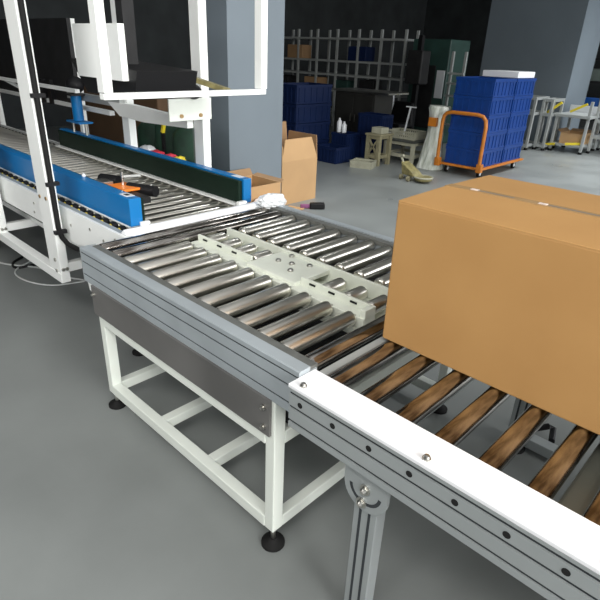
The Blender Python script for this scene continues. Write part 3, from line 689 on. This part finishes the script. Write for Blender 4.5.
part('top',MB().box(-3.98,-3.2,13.9,14.7,-.75,-.71),'sticker',b4)
tag(part('blue_panel',MB().box(-5.15,-4.35,16.19,16.45,-1.10,-.86),'bluetop',bev=.01),'long bright blue bin resting on the rear shelving','bin')
rs=rack('dark shelving unit beyond the far pillar',-5.2,-3.4,16.2,FZ,.3,3,(-1.1,-.45,.1),'blackmet',d=.6)
for i,(x,w) in enumerate(((-4.9,.35),(-4.4,.4),(-3.9,.35))):
    tag(part('storage_bin',MB().box(x-w/2,x+w/2,16.25,16.6,-.45,-.15),['shelf','kraftin','shelf'][i],bev=.01),['grey bin at the left of the dark shelving','brown carton between two grey bins on the dark shelving','grey bin at the right of the dark shelving'][i],'bin','bins on the dark shelving')

# ------------------------------------------------------------------ behind the machine, left
tag(part('cardboard_stack',MB().box(-9.2,-6.5,4.0,4.6,FZ,-.62),'brown',bev=.02),'big dark brown carton stack standing behind the sealing machine','carton')
tag(part('carton_on_rollers',MB().box(-8.15,-7.45,1.75,2.3,-.998,-.62),'brown',bev=.01),'dark brown carton waiting on the infeed rollers','box')
for i,(x,y,hh) in enumerate(((-5.55,3.35,1.22),(-5.09,3.30,1.30),(-4.64,3.22,1.25))):
    m=MB(); m.lathe((x,y,FZ),(x,y,FZ+hh),[(0,.16),(.05,.20),(hh*.5,.21),(hh-.12,.18),(hh-.04,.12),(hh,.10)],18)
    for v in m.bm.verts: v.co.x+=.02*math.sin(v.co.z*9+v.co.y*20)
    tag(part('green_sack',m,'green',smooth=True),['dark green sack standing leftmost behind the machine','tall dark green sack in the middle behind the machine','dark green sack nearest the grey pillar'][i],'sack','green sacks behind the machine')
bn=thing('low_bench','low black bench carrying bright cloths behind the machine','bench',(-4.6,2.85,FZ))
part('bench_top',MB().box(-5.0,-4.22,2.72,2.96,-1.03,-1.0),'black',bn)
for x in (-4.98,-4.26):
    for y in (2.73,2.92): part('leg',MB().box(x,x+.03,y,y+.03,FZ,-1.03),'black',bn)
for i,(x,mt,lb,w) in enumerate(((-4.70,'red','crumpled red cloth on the low bench, left of the other',.09),(-4.45,'red','small crumpled red cloth nearer the far post',.06),(-4.30,'yellow','small yellow cloth at the end of the low bench',.04))):
    tag(part('crumpled_cloth',crumple((x,2.84,-.975),w,.06,.032,amp=.9,seed=20+i),mt,smooth=True),lb,'cloth','cloths on the low bench')
tag(part('steel_locker',MB().box(-4.30,-4.17,3.0,3.08,FZ,-.70),'shelf',bev=.01),'narrow pale steel duct standing behind the far post','duct')
ls2=thing('yellow_lever','bright yellow hooked lever hanging behind the side arm','lever',(-4.86,3.03,FZ))
part('stand',MB().box(-4.88,-4.85,3.02,3.05,FZ,-.70),'black',ls2); part('hook',MB().tube([(-4.86,3.03,-.70),(-4.84,3.03,-.685),(-4.7,3.02,-.67),(-4.58,3.02,-.68)],.02,8),'yellow',ls2,smooth=True); part('grip',MB().bar((-4.80,3.02,-.69),(-4.83,3.01,-.80),.03),'yellow',ls2)
tag(part('pale_wrap',crumple((-4.86,2.84,-.965),.10,.07,.045,amp=.9,seed=31),'sticker',smooth=True),'pale crumpled cloth at the left end of the low bench','cloth')

# ------------------------------------------------------------------ light
w=bpy.data.worlds.new('sky'); bpy.context.scene.world=w; w.use_nodes=True; nt=w.node_tree
bgn=nt.nodes['Background']; tc=nt.nodes.new('ShaderNodeTexCoord'); sx=nt.nodes.new('ShaderNodeSeparateXYZ'); rp=nt.nodes.new('ShaderNodeValToRGB')
nt.links.new(tc.outputs['Generated'],sx.inputs[0]); nt.links.new(sx.outputs['Z'],rp.inputs['Fac']); nt.links.new(rp.outputs['Color'],bgn.inputs['Color'])
e=rp.color_ramp.elements; e[0].position=0; e[0].color=(1,1,.98,1); e[1].position=.95; e[1].color=(.62,.63,.64,1)
k=rp.color_ramp.elements.new(.30); k.color=(.95,.97,1,1); k=rp.color_ramp.elements.new(.42); k.color=(.58,.59,.60,1)
dp=nt.nodes.new('ShaderNodeVectorMath'); dp.operation='DOT_PRODUCT'; dp.inputs[1].default_value=(.85,.5,0); nt.links.new(tc.outputs['Generated'],dp.inputs[0])
mr=nt.nodes.new('ShaderNodeMapRange'); nt.links.new(dp.outputs['Value'],mr.inputs['Value'])
mr.inputs['From Min'].default_value=-.5; mr.inputs['From Max'].default_value=.9; mr.inputs['To Min'].default_value=.34; mr.inputs['To Max'].default_value=1.75
nt.links.new(mr.outputs['Result'],bgn.inputs['Strength'])
def area(name,loc,rot,sx_,sy_,power,col=(1,1,1)):
    l=bpy.data.lights.new(name,'AREA'); l.shape='RECTANGLE'; l.size=sx_*S; l.size_y=sy_*S; l.energy=power; l.color=col
    o=bpy.data.objects.new(name,l); C.objects.link(o); o.location=W(loc); o.rotation_euler=rot; return o
def aim(o,target):
    d=W(target)-o.location; o.rotation_euler=d.to_track_quat('-Z','Y').to_euler()
a1=area('window_daylight_right',(6.5,1.2,1.4),(0,0,0),6,2.2,215,(1,.99,.96)); aim(a1,(-2,1.9,-1.4)); a1.data.spread=math.radians(95)
a2=area('overhead_fill_near',(.2,-1.6,2.9),(0,0,0),3.4,1.0,105,(1,.98,.94)); aim(a2,(-1.2,1.6,-1.2))  # added overhead source: lights the box front, leaves shade under the table
a5=area('machine_fill_left',(-3.2,-2.85,1.0),(0,0,0),2.2,1.8,16,(1,.99,.97)); aim(a5,(-3.4,1.4,-1.0)); a5.data.spread=math.radians(80)  # added fill to whiten the machine front; the wall has no opening here
a3=area('window_daylight_far',(6.0,13.5,1.8),(0,0,0),9,2.6,230,(.93,.97,1)); aim(a3,(-4,12.5,-1.8))
for n_,(x_,y_,p_) in enumerate(((-4.2,5.6,42),(-1.6,9.2,60),(-2.2,12.0,75),(-2.5,15.0,75))):
    al=area('aisle_fill',(x_,y_,3.3),(0,0,0),1.6,.4,p_,(.95,.98,1)); al.data.spread=math.radians(95)  # added overhead fills that brighten the far floor

# ------------------------------------------------------------------ camera
cd=bpy.data.cameras.new('camera'); cam=bpy.data.objects.new('camera',cd); C.objects.link(cam)
cd.sensor_width=36; cd.sensor_fit='HORIZONTAL'; cd.lens=36*525.36/600; cd.clip_start=.02; cd.clip_end=100
a,b,c=[math.radians(v) for v in (133.24,25.394,-2.319)]
fwd=Vector((math.cos(b)*math.cos(a),math.cos(b)*math.sin(a),-math.sin(b))); r_=Vector((math.sin(a),-math.cos(a),0)); d_=fwd.cross(r_)
rt=r_*math.cos(c)+d_*math.sin(c); dn=-r_*math.sin(c)+d_*math.cos(c)
mtx=Matrix((rt,-dn,-fwd)).transposed().to_4x4(); mtx.translation=W((0,0,0)); cam.matrix_world=mtx
sc=bpy.context.scene; sc.camera=cam
sc.view_settings.view_transform='Standard'; sc.view_settings.look='None'; sc.view_settings.gamma=1; sc.view_settings.exposure=-.16
sc.view_settings.use_curve_mapping=False
